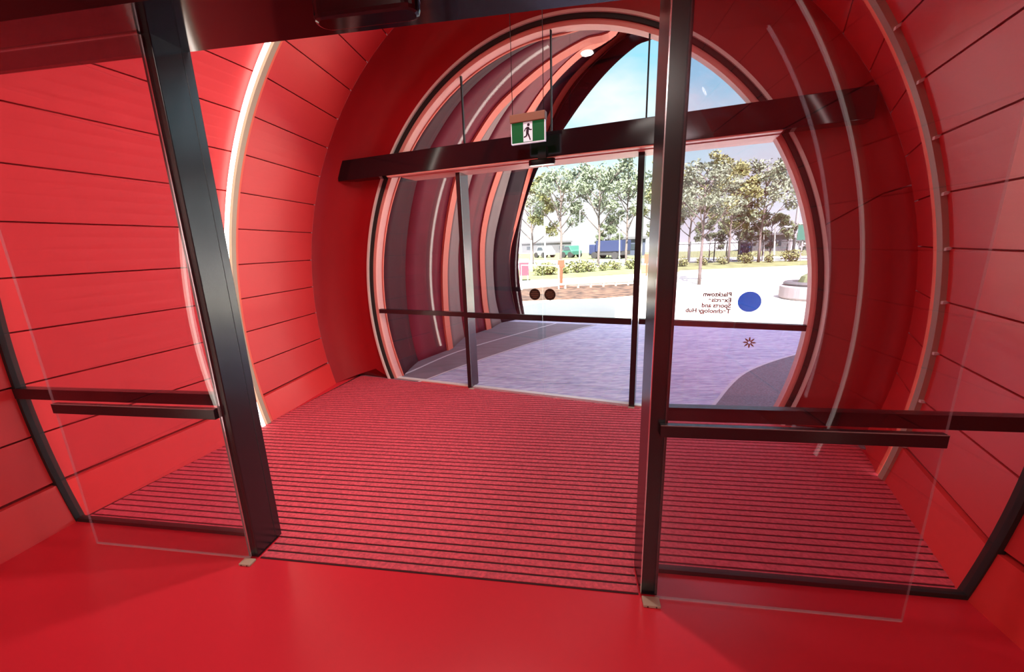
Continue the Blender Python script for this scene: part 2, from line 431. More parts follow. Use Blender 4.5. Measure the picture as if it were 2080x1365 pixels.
matpoly = [fe_l[1], fe_r[1], fe_r[2], OU.pt(1.62, -0.04, 0), OU.pt(-3.22, -0.04, 0), fe_l[2]]
mp2 = [((q - NR.P) @ NR.u, (q - NR.P) @ NR.n) for q in matpoly]
mroot = thing('entrance_mat', NR.pt(-1, 1.2, 0.0), 'ribbed red entrance mat with black grooves between both sets of glass doors', 'mat')
mb = MB(); pts = [np.array(NR.pt(a, n, 0.0005)) for a, n in mp2]; mb.prism(pts, (0, 0, 0.002))
mb.prism([NR.pt(a, n, 0.0005) for a, n in ((-1.89, 0.01), (-0.045, 0.01), (-0.045, 0.165), (-1.89, 0.165))], (0, 0, 0.002))
mb.build('mat_backing', 'mat_base', mroot)
mb = MB(); pitch = 0.048; n = 0.162
def strip(rect):
    q = rect
    for k in range(len(mp2)):
        q = clip(q, mp2[k], mp2[(k + 1) % len(mp2)])
        if len(q) < 3: return
    mb.prism([NR.pt(a, nn, 0.002) for a, nn in q], (0, 0, 0.004))
while n < 3.4:
    strip([(-4, n), (2.5, n), (2.5, n + 0.036), (-4, n + 0.036)]); n += pitch
for n in (0.018, 0.066, 0.114):
    mb.prism([NR.pt(a, nn, 0.002) for a, nn in ((-1.89, n), (-0.045, n), (-0.045, n + 0.036), (-1.89, n + 0.036))], (0, 0, 0.004))
mb.build('mat_strips', 'red_mat', mroot)

# ------------------------------------------------------------------ light ring (middle of the vestibule)
tl, tm, tr_ = RM.at_z(0.0, -1), math.radians(88), RM.at_z(0.0, 1)
def ringband(r, ins0, ins1, dn0, dn1, t0, t1, n=90):
    mb = MB()
    c = lambda ins, dn: [r.pt(t0 + (t1 - t0) * k / (n - 1), ins, dn) for k in range(n)]
    mb.profile([c(ins0, dn0), c(ins1, dn0), c(ins1, dn1), c(ins0, dn1)]); return mb
lr = thing('light_ring', RM.pt(tl), 'slim light strip arching round the red tube midway between the glass doors', 'light')
ringband(RM, -0.02, 0.012, 0.000, 0.028, tl, tr_, 140).build('red_rim', 'salmon', lr, smooth=False)
ringband(RM, -0.03, -0.012, -0.05, 0.0, tl, tr_, 140).build('dark_groove', 'black_rubber', lr)
ringband(RM, -0.012, 0.034, -0.050, -0.010, tl, tm).build('light_channel', 'khaki', lr)
ringband(RM, -0.012, 0.034, -0.070, -0.030, tm, tr_).build('light_channel', 'khaki', lr)
d1 = ringband(RM, 0.020, 0.034, -0.100, -0.072, tl, math.radians(100)).build('glowing_diffuser', 'led', lr); d1['label'] = 'bright white diffuser on the left half of the ring'
d2 = ringband(RM, 0.000, 0.028, -0.0298, -0.0270, tm, tr_).build('glowing_diffuser', 'led', lr)
JB = joints(RM, 0.25)
for t in JB[:11]:
    p = RM.pt(t, 0.0); inn = RM.pt(t, 0.05) - p; inn /= np.linalg.norm(inn)
    mb = MB(); a = p - RM.fr.n * 0.085 - ZV * 0.008
    mb.hexa([a + RM.fr.n * q * 0.045 + inn * w * 0.028 + ZV * z * 0.016 for z in (0, 1) for q, w in ((0, 0), (1, 0), (1, 1), (0, 1))])
    mb.build('clip', 'pale_metal', lr)

# second light ring beside the viewer, seen only as a reflection in the parked glass leaves
RV = Ring(NR, -0.955, -1.20, 2.394, 2.87, 0.93)
v0, v1 = RV.at_z(0.05, -1), RV.at_z(0.05, 1)
lv = thing('light_ring', RV.pt(v0), 'slim light strip arching over the viewer, seen mirrored in the parked glass leaves', 'light')
ringband(RV, 0.001, 0.030, -0.020, 0.020, v0, v1, 140).build('light_channel', 'khaki', lv)
ringband(RV, 0.0305, 0.036, -0.018, 0.018, v0, math.radians(120)).build('glowing_diffuser', 'led', lv)
ringband(RV, 0.0305, 0.034, -0.008, 0.008, math.radians(60), v1).build('glowing_diffuser', 'led_dim', lv)

# ------------------------------------------------------------------ inner partition
gk = thing('window_2', RA.pt(RA.at_z(0, -1)), 'inner glazed partition with black posts, rails and arch gasket', 'glazing', kind='structure')
ringband(RA, -0.012, 0.020, -0.022, 0.022, RA.at_z(0.0, -1), RA.at_z(0.0, 1), 140).build('arch_gasket', 'black_rubber', gk)
LP0, LP1 = -1.955, -1.900
def inner_oval(s0, s1, z0, z1, n=0.15, th=0.010):
    P = []
    for k in range(160):
        t = 2 * math.pi * k / 160; P.append((RA.c + (RA.a - 0.012) * math.cos(t), RA.z0 + (RA.b - 0.012) * math.sin(t)))
    q = clip_rect(P, s0, s1, z0, z1)
    mb = MB(); mb.edge = 1; mb.prism([NR.pt(a, n, z) for a, z in q], NR.n * th); return mb
for s0, s1 in ((-3.4, LP0 + 0.01), (0.025, 1.5)):
    inner_oval(s0, s1, 0.006, 2.33).build('glass_pane', ['clear_glass', 'black_rubber'], gk)
for sd_, s0, s1 in (('l', -3.36, LP0 + 0.005), ('r', 0.03, 1.40)):
    MB().box(NR, s0, s1, 0.135, 0.175, 0.767, 0.826).build('rail', 'black_metal', gk)
    MB().box(NR, s0 + (0.16 if sd_ == 'l' else 0), s1 - (0.10 if sd_ == 'r' else 0), 0.142, 0.172, 0.0, 0.022).build('floor_channel', 'black_rubber', gk)
for s0, s1, e0, e1 in ((LP0, LP1, LP0 + 0.018, LP0 + 0.024), (-0.040, 0.032, -0.040, -0.036)):
    po = MB().box(NR, s0, s1, 0.012, 0.178, 0.004, 2.62).build('post', 'black_metal', gk, bevel=0.003)
    MB().box(NR, e0, e1, 0.006, 0.0125, 0.01, 2.31).build('chrome_edge_strip', 'chrome', po)
MB().box(NR, LP1 - 0.001, LP1 + 0.0005, 0.135, 0.1375, 0.01, 2.31).build('seam', 'black_rubber', gk)
mb = MB().box(NR, -3.05, 1.15, -0.15, 0.165, 2.315, 2.60); mb.build('header', 'black_gloss', gk)
MB().box(NR, -3.0, 1.1, -0.152, -0.149, 2.43, 2.436).build('header_trim_line', 'sign_housing', gk)

def leaf(name, s0, s1, bar0, bar1, label, outer_side):
    r = thing(name, NR.pt(s0, 0, 0), label, 'glass door', kind='structure')
    mb = MB(); mb.edge = 1; mb.prism([NR.pt(a, -0.005, z) for a, z in ((s0, 0.012), (s1, 0.012), (s1, 2.31), (s0, 2.31))], NR.n * 0.010)
    mb.build('glass_pane', ['leaf_glass', 'glass_edge'], r)
    MB().box(NR, bar0, bar1, -0.016, 0.012, 0.766, 0.815).build('push_bar', 'black_metal', r, bevel=0.002)
    MB().box(NR, bar0, bar1, -0.0165, -0.0145, 0.8135, 0.8165).build('bar_edge', 'glass_edge', r)
    MB().box(NR, s0, s1, -0.004, 0.004, 0.006, 0.012).build('bottom_seal', 'glass_edge', r)
    return r
leaf('door_1', -2.86, LP0 + 0.02, -2.855, LP0 + 0.01, 'frameless glass sliding leaf parked left of the left black post', -2.862)
leaf('door_2', 0.02, 0.955, 0.0, 0.955, 'frameless glass sliding leaf parked right of the right black post', 0.957)
def guide(fr, s, n, sc, label):
    g = thing('floor_guide', fr.pt(s, n, 0), label, 'door guide')
    MB().box(fr, s - 0.045 * sc, s + 0.045 * sc, n - 0.03 * sc, n + 0.03 * sc, 0.0, 0.016 * sc).build('guide_block', 'khaki', g, bevel=0.004 * sc)
    mb = MB()
    for q in (-0.022, 0.022):
        mb = MB(); c = fr.pt(s + q * sc, n - 0.0305 * sc, 0.008 * sc); mb.tube([c, c - fr.n * 0.002], 0.004 * sc, 8); mb.build('screw', 'black_metal', g)
    return g
guide(NR, -1.93, -0.025, 0.7, 'small pale metal floor guide at the foot of the left black post')
guide(NR, 0.0, -0.025, 0.8, 'small pale metal floor guide at the foot of the right black post')
guide(OU, -1.66, -0.05, 0.6, 'tiny floor guide under the left jamb of the far doors')
guide(OU, 0.0, -0.05, 0.6, 'tiny floor guide under the right jamb of the far doors')

def capsule(fr, s0, s1, n0, n1, z0, z1):    # rounded-end bar, outline in s/n plane
    r = (n1 - n0) / 2; c0, c1, nm = s0 + r, s1 - r, (n0 + n1) / 2; P = []
    for k in range(13): t = math.pi / 2 + math.pi * k / 12; P.append((c0 + r * math.cos(t), nm + r * math.sin(t)))
    for k in range(13): t = -math.pi / 2 + math.pi * k / 12; P.append((c1 + r * math.cos(t), nm + r * math.sin(t)))
    mb = MB(); mb.prism([fr.pt(a, n, z0) for a, n in P], (0, 0, z1 - z0)); return mb
sn = thing('motion_sensor', NR.pt(-0.9, -0.19, 2.20), 'black rounded motion sensor under the near header at the top of the view', 'sensor')
capsule(NR, -1.10, -0.775, -0.235, -0.155, 2.160, 2.260).build('sensor_body', 'black_gloss', sn, bevel=0.012)
MB().box(NR, -1.05, -0.83, -0.20, -0.1505, 2.255, 2.37).build('mounting_plate', 'black_metal', sn)
capsule(NR, -0.85, -0.774, -0.237, -0.153, 2.195, 2.212).build('silver_band', 'chrome', sn)  # bright highlight on the sensor end, built as a chrome band

# ------------------------------------------------------------------ outer partition
w1 = thing('window_1', OU.pt(-2.7, 0, 0), 'oval glazed opening with pale frame, black posts, rail and header', 'glazing', kind='structure')
to = lambda g: oval_t(g)
def ovalband(g0, g1, n0, n1):
    mb = MB()
    def c(g, n):
        a = oval_t(g); return [oval(a + (math.pi - 2 * a) * k / 149, g, n) for k in range(150)]
    mb.profile([c(g0, n0), c(g1, n0), c(g1, n1), c(g0, n1)]); return mb
ovalband(0.0, 0.022, -0.045, 0.00).build('frame_lip', 'pale_metal', w1)
ovalband(-0.032, 0.004, -0.024, 0.02).build('frame_gasket', 'black_rubber', w1)
ovalband(-0.070, -0.025, 0.0, 0.10).build('frame_reveal', 'pink_frame', w1)
def oval_pane(s0, s1, z0, z1, n=0.02, th=0.010, g=-0.05):
    P = [(CEN + (OA + g) * math.cos(2 * math.pi * k / 200), CZ + (OB + g) * math.sin(2 * math.pi * k / 200)) for k in range(200)]
    q = clip_rect(P, s0, s1, z0, z1); mb = MB(); mb.edge = 1
    mb.prism([OU.pt(a, n, z) for a, z in q], OU.n * th); return mb
J = [-3.2, -1.625, -0.765, 0.02, 1.6]
for k in range(4):
    oval_pane(J[k] + 0.004, J[k + 1] - 0.004, 2.35, 3.4).build('transom_pane', ['clear_glass', 'black_rubber'], w1)
for s in J[1:4]:
    ztop = CZ + (OB - 0.05) * math.sqrt(1 - ((s - CEN) / (OA - 0.05)) ** 2)
    MB().box(OU, s - 0.006, s + 0.006, 0.012, 0.036, 2.35, ztop).build('glass_joint', 'black_rubber', w1)
oval_pane(-3.2, -1.70, 0.01, 2.25).build('side_pane', ['clear_glass', 'black_rubber'], w1)
oval_pane(0.03, 1.6, 0.01, 2.25).build('side_pane', ['clear_glass', 'black_rubber'], w1)
MB().box(OU, -2.84, -1.68, 0.00, 0.05, 0.785, 0.832).build('rail', 'black_metal', w1)
MB().box(OU, 0.03, 1.28, 0.00, 0.05, 0.785, 0.832).build('rail', 'black_metal', w1)
MB().box(OU, -1.715, -1.67, -0.03, 0.14, 0.003, 2.205).build('post', 'black_metal', w1, bevel=0.003)
MB().box(OU, -0.025, 0.025, -0.03, 0.14, 0.003, 2.205).build('post', 'black_metal', w1, bevel=0.003)
MB().box(OU, -3.05, 1.42, -0.17, -0.03, 2.22, 2.415).build('header', 'black_gloss', w1, bevel=0.004)
MB().box(OU, -2.30, 0.82, -0.03, 0.16, 2.22, 2.415).build('header_back', 'black_metal', w1)
MB().box(OU, -2.42, 0.93, -0.165, -0.10, 2.209, 2.2195).build('header_soffit', 'pink_frame', w1)
MB().box(OU, -2.30, 0.93, -0.09, 0.15, 2.203, 2.2195).build('header_soffit', 'pink_frame', w1)
MB().box(OU, -2.75, 1.16, 0.005, 0.06, 0.0, 0.012).build('sill', 'pale_metal', w1)
for name, s0, s1, lab in (('door_3', -1.665, -0.852, 'left closed glass leaf of the far sliding door'), ('door_4', -0.846, -0.028, 'right closed glass leaf of the far sliding door')):
    r = thing(name, OU.pt(s0, -0.03, 0), lab, 'glass door', kind='structure')
    mb = MB(); mb.edge = 1; mb.prism([OU.pt(a, -0.035, z) for a, z in ((s0, 0.012), (s1, 0.012), (s1, 2.218), (s0, 2.218))], OU.n * 0.010)
    mb.build('glass_pane', ['clear_glass', 'glass_edge'], r)
    MB().box(OU, s0, s1, -0.045, -0.018, 0.785, 0.84).build('push_bar', 'black_metal', r, bevel=0.002)
    MB().box(OU, s0, s1, -0.036, -0.024, 0.004, 0.013).build('bottom_seal', 'glass_edge', r)
    c = -0.925 if name == 'door_3' else -0.775
    P = [(c + 0.055 * math.cos(2 * math.pi * k / 32), 1.04 + 0.055 * math.sin(2 * math.pi * k / 32)) for k in range(32)]
    mb = MB(); mb.prism([OU.pt(a, -0.0375, z) for a, z in P], OU.n * 0.0022)
    dd = mb.build('door_sticker', 'disc_dark', r); dd['label'] = 'round dark sticker with faint print'
    mb = MB()
    for w, z in ((0.05, 0.024), (0.075, 0.006), (0.07, -0.012), (0.04, -0.028)):
        mb.box(OU, c - w / 2, c + w / 2, -0.0385, -0.0375, 1.04 + z - 0.003, 1.04 + z + 0.003)
    mb.build('sticker_print', 'disc_print', dd)
s2 = thing('motion_sensor', OU.pt(-0.78, -0.22, 2.19), 'small black motion sensor hanging under the header of the far doors', 'sensor')
capsule(OU, -0.895, -0.665, -0.25, -0.19, 2.150, 2.195).build('sensor_body', 'black_gloss', s2, bevel=0.008)
MB().box(OU, -0.82, -0.75, -0.205, -0.1705, 2.190, 2.30).build('mounting_plate', 'black_metal', s2)

# sticker with the writing on the right-hand outer pane (read from outside, so mirrored from here)
def disc(fr, s, z, n, r, th=0.001, k=40):
    mb = MB(); mb.prism([fr.pt(s + r * math.cos(2 * math.pi * j / k), n, z + r * math.sin(2 * math.pi * j / k)) for j in range(k)], fr.n * th); return mb
st = thing('window_sticker', OU.pt(0.87, 0.017, 0.9), 'blue round sticker with four lines of reversed lettering on the right far pane', 'sticker')
disc(OU, 0.870, 1.003, 0.0185, 0.083).build('blue_dot', 'blue_sticker', st)
def text(body, size, fr, s, z, n, matname, parent, mirrored=True, name='lettering'):
    cu = bpy.data.curves.new(name, 'FONT'); cu.body = body; cu.size = size; cu.extrude = 0.0004; cu.offset = 0.0020
    to_ = bpy.data.objects.new(name, cu); COL.objects.link(to_)
    bpy.context.view_layer.update()
    me = bpy.data.meshes.new_from_object(to_.evaluated_get(bpy.context.evaluated_depsgraph_get()))
    bpy.data.objects.remove(to_)
    o = bpy.data.objects.new(name, me); COL.objects.link(o); me.materials.clear(); me.materials.append(M[matname])
    x = -fr.u if mirrored else fr.u; y = ZV; zz = np.cross(x, y); loc = fr.pt(s, n, z)
    mw = Matrix(((x[0], y[0], zz[0], loc[0]), (x[1], y[1], zz[1], loc[1]), (x[2], y[2], zz[2], loc[2]), (0, 0, 0, 1)))
    o.parent = parent; o.matrix_local = Matrix.Translation(-parent.location) @ mw
    return o
for k, w in enumerate(('Blacktown', 'Exercise', 'Sports and', 'Technology Hub')):
    text(w, 0.050, OU, 0.742, 1.043 - 0.046 * k, 0.0185, 'text_sticker', st)
fs = thing('flower_sticker', OU.pt(0.90, 0.017, 0.6), 'faint star shaped sticker on the lower right far pane', 'sticker')
mb = MB()
for k in range(8):
    a = math.pi * k / 4
    p = [(0.90 + r * math.cos(a + q), 0.668 + r * math.sin(a + q)) for r, q in ((0.012, -0.5), (0.035, -0.18), (0.05, 0), (0.035, 0.18), (0.012, 0.5))]
    mb.prism([OU.pt(x, 0.0185, z) for x, z in p], OU.n * 0.0006)
mb.build('petals', 'khaki', fs)

# ------------------------------------------------------------------ exit sign
EX = Frame(OU.pt(-0.832, -0.40, 0), -22.2)
xs = thing('exit_sign', EX.pt(0, 0, 2.29), 'green running man exit sign hanging on two wires before the far header', 'exit sign')
MB().box(EX, -0.135, 0.135, -0.012, 0.012, 2.292, 2.455).build('sign_panel', 'sign_green', xs)
mb = MB(); mb.box(EX, -0.139, 0.139, -0.014, 0.014, 2.287, 2.293); mb.box(EX, -0.141, -0.135, -0.014, 0.014, 2.287, 2.445); mb.box(EX, 0.135, 0.141, -0.014, 0.014, 2.287, 2.455)
mb.build('sign_rim', 'sign_white', xs)
MB().box(EX, -0.145, 0.145, -0.03, 0.03, 2.440, 2.500).build('housing', 'sign_housing', xs, bevel=0.004)
MB().box(EX, -0.038, 0.038, -0.0135, -0.0120, 2.298, 2.438).build('white_doorway', 'sign_white', xs)
mb = MB()
def limb(a, b, w):
    a, b = np.array(a), np.array(b); d = (b - a) / np.linalg.norm(b - a); q = np.array([-d[1], d[0]]) * w / 2
    mb.prism([EX.pt(p[0], -0.0138, 2.29 + p[1]) for p in (a - q, b - q, b + q, a + q)], -EX.n * 0.0012)
mb.prism([EX.pt(0.006 + 0.011 * math.cos(2 * math.pi * k / 16), -0.0138, 2.29 + 0.127 + 0.011 * math.sin(2 * math.pi * k / 16)) for k in range(16)], -EX.n * 0.0012)
limb((0.002, 0.112), (-0.004, 0.070), 0.022)
limb((0.004, 0.108), (-0.018, 0.103), 0.009); limb((-0.018, 0.103), (-0.028, 0.083), 0.008)
limb((0.004, 0.106), (0.018, 0.090), 0.009); limb((0.018, 0.090), (0.034, 0.090), 0.008)
limb((-0.002, 0.074), (0.010, 0.044), 0.012); limb((0.010, 0.046), (0.020, 0.016), 0.010)
limb((-0.006, 0.074), (-0.012, 0.046), 0.012); limb((-0.012, 0.048), (-0.034, 0.040), 0.010)
mb.build('running_figure', 'sign_dark', xs)
for s in (-0.13, 0.125):
    MB().tube([EX.pt(s, 0, 2.50), EX.pt(s, 0, 3.66)], 0.0028, 6).build('hanging_wire', 'black_metal', xs)

# ------------------------------------------------------------------ fill lamp added in the crown of the tube, above the view
for k, (s, n, w) in enumerate(((-0.9, 0.75, 0.5),)):
    p = NR.pt(s, n, 3.68)
    t = thing('downlight', p, 'round recessed downlight in the crown of the red tube above the view', 'ceiling light', 'downlights in the tube crown')
    MB().tube([p, p + ZV * 0.06], 0.09, 24).build('trim_ring', 'white_paint', t)
    MB().tube([p - ZV * 0.004, p + ZV * 0.002], 0.07, 24).build('lens', 'led_soft', t)
    ld = bpy.data.lights.new('downlight_lamp', 'AREA'); ld.shape = 'DISK'; ld.size = 0.14; ld.energy = FILL_DOWN_W * w; ld.color = (1.0, 0.93, 0.86); ld.spread = math.radians(150)
    q = bpy.data.objects.new('downlight_lamp', ld); COL.objects.link(q); q.parent = t; q.location = (0, 0, -0.008)

for k, (s, n, z, ts, tn) in enumerate(((0.15, 0.45, 3.22, -3.3, 0.5), (0.30, 0.20, 3.15, -3.4, 1.3))):  # unseen lamps added to brighten the left wall
    p = NR.pt(s, n, z); q = NR.pt(ts, tn, 0.9) - p; q /= np.linalg.norm(q)
    t = thing('wall_washer', p, ('small round wall washing lamp above the view, the one farther from the inner doors', 'small round wall washing lamp above the view, the one nearer the inner doors')[k], 'ceiling light', 'wall washers in the tube crown')
    MB().tube([p - q * 0.14, p], 0.06, 20).build('lamp_body', 'black_metal', t)
    MB().tube([p - q * 0.14, p - q * 0.1 + ZV * 0.16], 0.015, 8).build('bracket', 'black_metal', t)
    MB().tube([p, p + q * 0.004], 0.05, 20).build('lens', 'led_soft', t)
    ld = bpy.data.lights.new('washer_lamp', 'AREA'); ld.shape = 'DISK'; ld.size = 0.12; ld.energy = FILL_WASH_W * (0.6 + 0.4 * k); ld.color = (1.0, 0.90, 0.82); ld.spread = math.radians(85)
    o = bpy.data.objects.new('washer_lamp', ld); COL.objects.link(o); o.parent = t; o.location = tuple(q * 0.012); o.rotation_euler = Vector(q).to_track_quat('-Z', 'Y').to_euler()

# ------------------------------------------------------------------ lobby behind the camera
mb = MB()
mb.wbox(-9, 9, -11.2, -11.0, 0, 4.4); mb.wbox(-9.2, -9, -11, -2.0, 0, 4.4); mb.wbox(9, 9.2, -11, -2.0, 0, 4.4)
tag(mb.build('wall_back', 'lobby_wall'), 'pale lobby walls behind the viewer', 'wall', kind='structure')
mb = MB(); mb.wbox(-9.2, 9.2, -11.2, -1.4, 4.4, 4.6); tag(mb.build('ceiling', 'lobby_wall'), 'pale lobby ceiling', 'ceiling', kind='structure')
# wall between lobby and tube, with the tube mouth cut out
mb = MB(); lo = math.asin((0 - A0.z0) / A0.b); ts_ = [lo + (math.pi - 2 * lo) * k / 60 for k in range(61)]
inner = [A0.pt(t, -0.05) for t in ts_]
def tobox(p):
    s = (p - NR.P) @ NR.u; z = p[2]; c = A0.c; k = min(8.0 / max(abs(s - c), 1e-6), (4.5 - 0.0) / max(z, 1e-6) if z > 0.01 else 1e9)
    s2_, z2_ = c + (s - c) * k, z * k
    return NR.pt(s2_, A0.n, min(z2_, 4.5))
outer_ = [tobox(p) for p in inner]; outer_[0] = NR.pt(A0.c + 8, A0.n, 0); outer_[-1] = NR.pt(A0.c - 8, A0.n, 0)
mb.profile([inner, outer_, [q - NR.n * 0.15 for q in outer_], [q - NR.n * 0.15 for q in inner]])
tag(mb.build('wall_lobby', 'lobby_wall'), 'lobby wall round the mouth of the red tube', 'wall', kind='structure')
lamp = None
for x, xn in ((-2.4, 'left'), (0.6, 'middle'), (3.2, 'right')):
    for y in (-3.0, -5.6):
        t = thing('ceiling_light', (x, y, 4.3), 'square lobby ceiling light behind the viewer, %s of the row %s the tube' % (xn, 'nearer' if y > -4 else 'farther from'), 'ceiling light', 'lobby ceiling lights')
        MB().wbox(x - 0.6, x + 0.6, y - 0.6, y + 0.6, 4.33, 4.4).build('frame', 'white_paint', t)
        MB().wbox(x - 0.55, x + 0.55, y - 0.55, y + 0.55, 4.32, 4.33).build('diffuser', 'lobby_panel_glow', t)
        ld = bpy.data.lights.new('lobby_light', 'AREA'); ld.energy = LOBBY_W; ld.size = 1.1; ld.color = (1.0, 0.93, 0.86)
        lo_ = bpy.data.objects.new('lobby_light', ld); COL.objects.link(lo_); lo_.parent = t; lo_.location = (0, 0, 0.0)

# ------------------------------------------------------------------ outside: facade, roof and the fan of red shells
mb = MB(); K = 120
a0_ = math.asin((0 - CZ) / (OB + 0.0)); tt = [a0_ + (math.pi - 2 * a0_) * k / K for k in range(K + 1)]
inn = [oval(t, 0.0, 0.06) for t in tt]; outp = []
for t in tt:
    dx, dz = math.cos(t) * OA, math.sin(t) * OB; k = min(9.0 / max(abs(dx), 1e-6), ((4.9 - CZ) / dz) if dz > 1e-6 else (CZ / -dz))
    if dz <= 0: z = CZ + dz * k if CZ + dz * k > 0.001 else 0.0
    outp.append(OU.pt(CEN + dx * k, 0.06, max(0.0, CZ + dz * k)))
outp[0] = OU.pt(CEN + 9, 0.06, 0); outp[-1] = OU.pt(CEN - 9, 0.06, 0)
mb.profile([inn, outp, [q + OU.n * 0.12 for q in outp], [q + OU.n * 0.12 for q in inn]])
tag(mb.build('wall_facade', 'facade'), 'dark red outside wall round the oval opening', 'wall', kind='structure')  # wall height chosen so its shade covers the near paving
mb = MB(); mb.prism([OU.pt(a, n, 4.9) for a, n in ((-10, 0.18), (9, 0.18), (9, -14), (-10, -14))], (0, 0, 0.2))  # unseen slab put in to keep the sun off the near paving
tag(mb.build('roof', 'lobby_wall'), 'flat roof over the building', 'roof', kind='structure')

def rim_plane(foot, phi, pts):
    a = math.radians(phi); n = np.array([math.sin(a), math.cos(a), 0]); return [onplane(x, y, foot, n) for x, y in pts]
apex = OU.pt(0.25, 0.22, 3.95)
NP = 60
rim0 = [oval(math.pi - a, -0.068, 0.10) for a in [oval_t(-0.07) + (math.radians(94) - oval_t(-0.07)) * k / 12 for k in range(13)]]
c1 = rim_plane(fl(905, 712), 33, [(905, 712), (896, 640), (893, 540), (903, 440), (925, 340), (960, 275), (1000, 215), (1050, 165), (1110, 115), (1180, 72), (1245, 44)])
c2 = rim_plane(fl(985, 670), 40, [(985, 670), (975, 600), (971, 500), (983, 420), (1008, 340), (1032, 285), (1070, 218), (1115, 155), (1170, 100), (1235, 55)])
c3 = rim_plane(fl(1052, 648), 47, [(1052, 648), (1035, 600), (1032, 520), (1045, 450), (1072, 340), (1110, 235), (1150, 165), (1205, 107), (1262, 56)])
c4 = rim_plane(fl(1062, 645), 54, [(1063, 645), (1052, 570), (1050, 520), (1060, 430), (1090, 340), (1140, 262), (1190, 190), (1240, 132), (1290, 88), (1335, 60)])
def close(c, dz): 
    p = c[-1]; return c + [p * 0.5 + (apex + np.array([0, 0, dz])) * 0.5 + np.array([0, 0, 0.12]), apex + np.array([0, 0, dz])]
C1, C2, C3, C4 = [spline(close(c, d), NP) for c, d in ((c1, 0.0), (c2, 0.05), (c3, 0.1), (c4, 0.15))]
C0 = spline(rim0 + [oval(math.radians(86 - 6 * k), -0.068 + 0.07 * k, 0.12 + 0.03 * k) for k in range(1, 6)] + [apex + np.array([0, 0, -0.05])], NP)
def centre(c): return (c[0] + c[-1]) / 2
def inward(curve, w, taper=0):   # move each point of the curve towards the axis of the passage
    ax = OU.pt(0.8, 1.6, 1.2); out = []
    for k, p in enumerate(curve):
        q = p.copy(); d = ax - p; d[2] = d[2] * 0.9 if p[2] > 1.2 else d[2] * 0.3; d /= np.linalg.norm(d)
        ww = w * min(1, (NP - 1 - k) / 12 + 0.15); q = p + d * ww
        if k < taper: q = p + d * ww * (k / taper) ** 1.5
        if p[2] < 0.02: q[2] = p[2]
        out.append(q)
    return out
def lerp(a, b, t, out_=0.0):
    ax = OU.pt(0.8, 1.6, 1.2); r = []
    for p, q in zip(a, b):
        m = p * (1 - t) + q * t; d = m - ax; d[2] *= 0.6; d /= np.linalg.norm(d); m = m + d * out_; m[2] = max(m[2], 0.0); r.append(m)
    return r
def surf(rows, name, m, parent, th=0.03):
    mb = MB()
    ax = OU.pt(0.8, 1.6, 1.2)
    back = []
    for r in (rows[0], rows[-1]):
        bk = []
        for p in r:
            d = p - ax; d[2] *= 0.6; d /= np.linalg.norm(d); bk.append(p + d * th)
        back.append(bk)
    mb.profile(list(rows) + [back[1], back[0]])
    o = mb.build(name, m, parent)
    for p in o.data.polygons: p.use_smooth = True
    return o
def shell(curve, nxt, rim_w, mats, label, led=None, depth=0.14, rim_depth=0.15, taper=0):
    r = thing('arch_shell', curve[0], label, 'arch', 'red curved shells fanning out beyond the far doors')
    inn_ = inward(curve, rim_w, taper)
    dirn = (nxt[0] - curve[0]); dirn[2] = 0; dirn /= np.linalg.norm(dirn)
    mb = MB(); tf = lambda k: min(1.0, (k + 0.5) / (taper + 0.5)) ** 1.5 if taper else 1.0
    b0 = [p + dirn * rim_depth * tf(k) for k, p in enumerate(curve)]; b1 = [p + dirn * rim_depth * tf(k) for k, p in enumerate(inn_)]
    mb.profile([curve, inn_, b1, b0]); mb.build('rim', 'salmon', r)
    sec = [lerp(b1, nxt, t, depth * math.sin(math.pi * min(1, t * 1.4) / 2) ** 1) for t in (0, 0.12, 0.25, 0.38, 0.5)]
    surf(sec, 'shaded_band', mats[0], r)  # band shading comes from its material colour
    last = [q + dirn * 0.03 for q in inward(nxt, 0.03)]
    d2 = None
    t_ = [0.5, 0.62, 0.75, 0.88, 1.0]
    sec2 = [lerp(b1, last, t, depth * (1 - t) * 2) for t in t_]
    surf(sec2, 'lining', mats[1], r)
    return r
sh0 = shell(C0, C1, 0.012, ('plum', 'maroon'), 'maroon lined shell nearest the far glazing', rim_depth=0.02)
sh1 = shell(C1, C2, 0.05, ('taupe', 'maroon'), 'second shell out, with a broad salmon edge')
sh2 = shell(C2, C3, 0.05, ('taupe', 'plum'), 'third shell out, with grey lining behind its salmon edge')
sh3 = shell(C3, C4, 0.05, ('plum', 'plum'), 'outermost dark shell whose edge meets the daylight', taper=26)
# light strips on shell edges
def strip_on(curve, k0, k1, parent, off=0.02):
    seg = inward(curve, -0.035)[k0:k1]; mb = MB()
    d = -(OU.n) * 0.03
    mb.profile([[p + d for p in seg], [p + d for p in inward(curve, 0.0)[k0:k1]], [p for p in inward(curve, 0.0)[k0:k1]], [p for p in seg]])
    q = mb.build('light_strip', 'led_soft', parent)
    return q

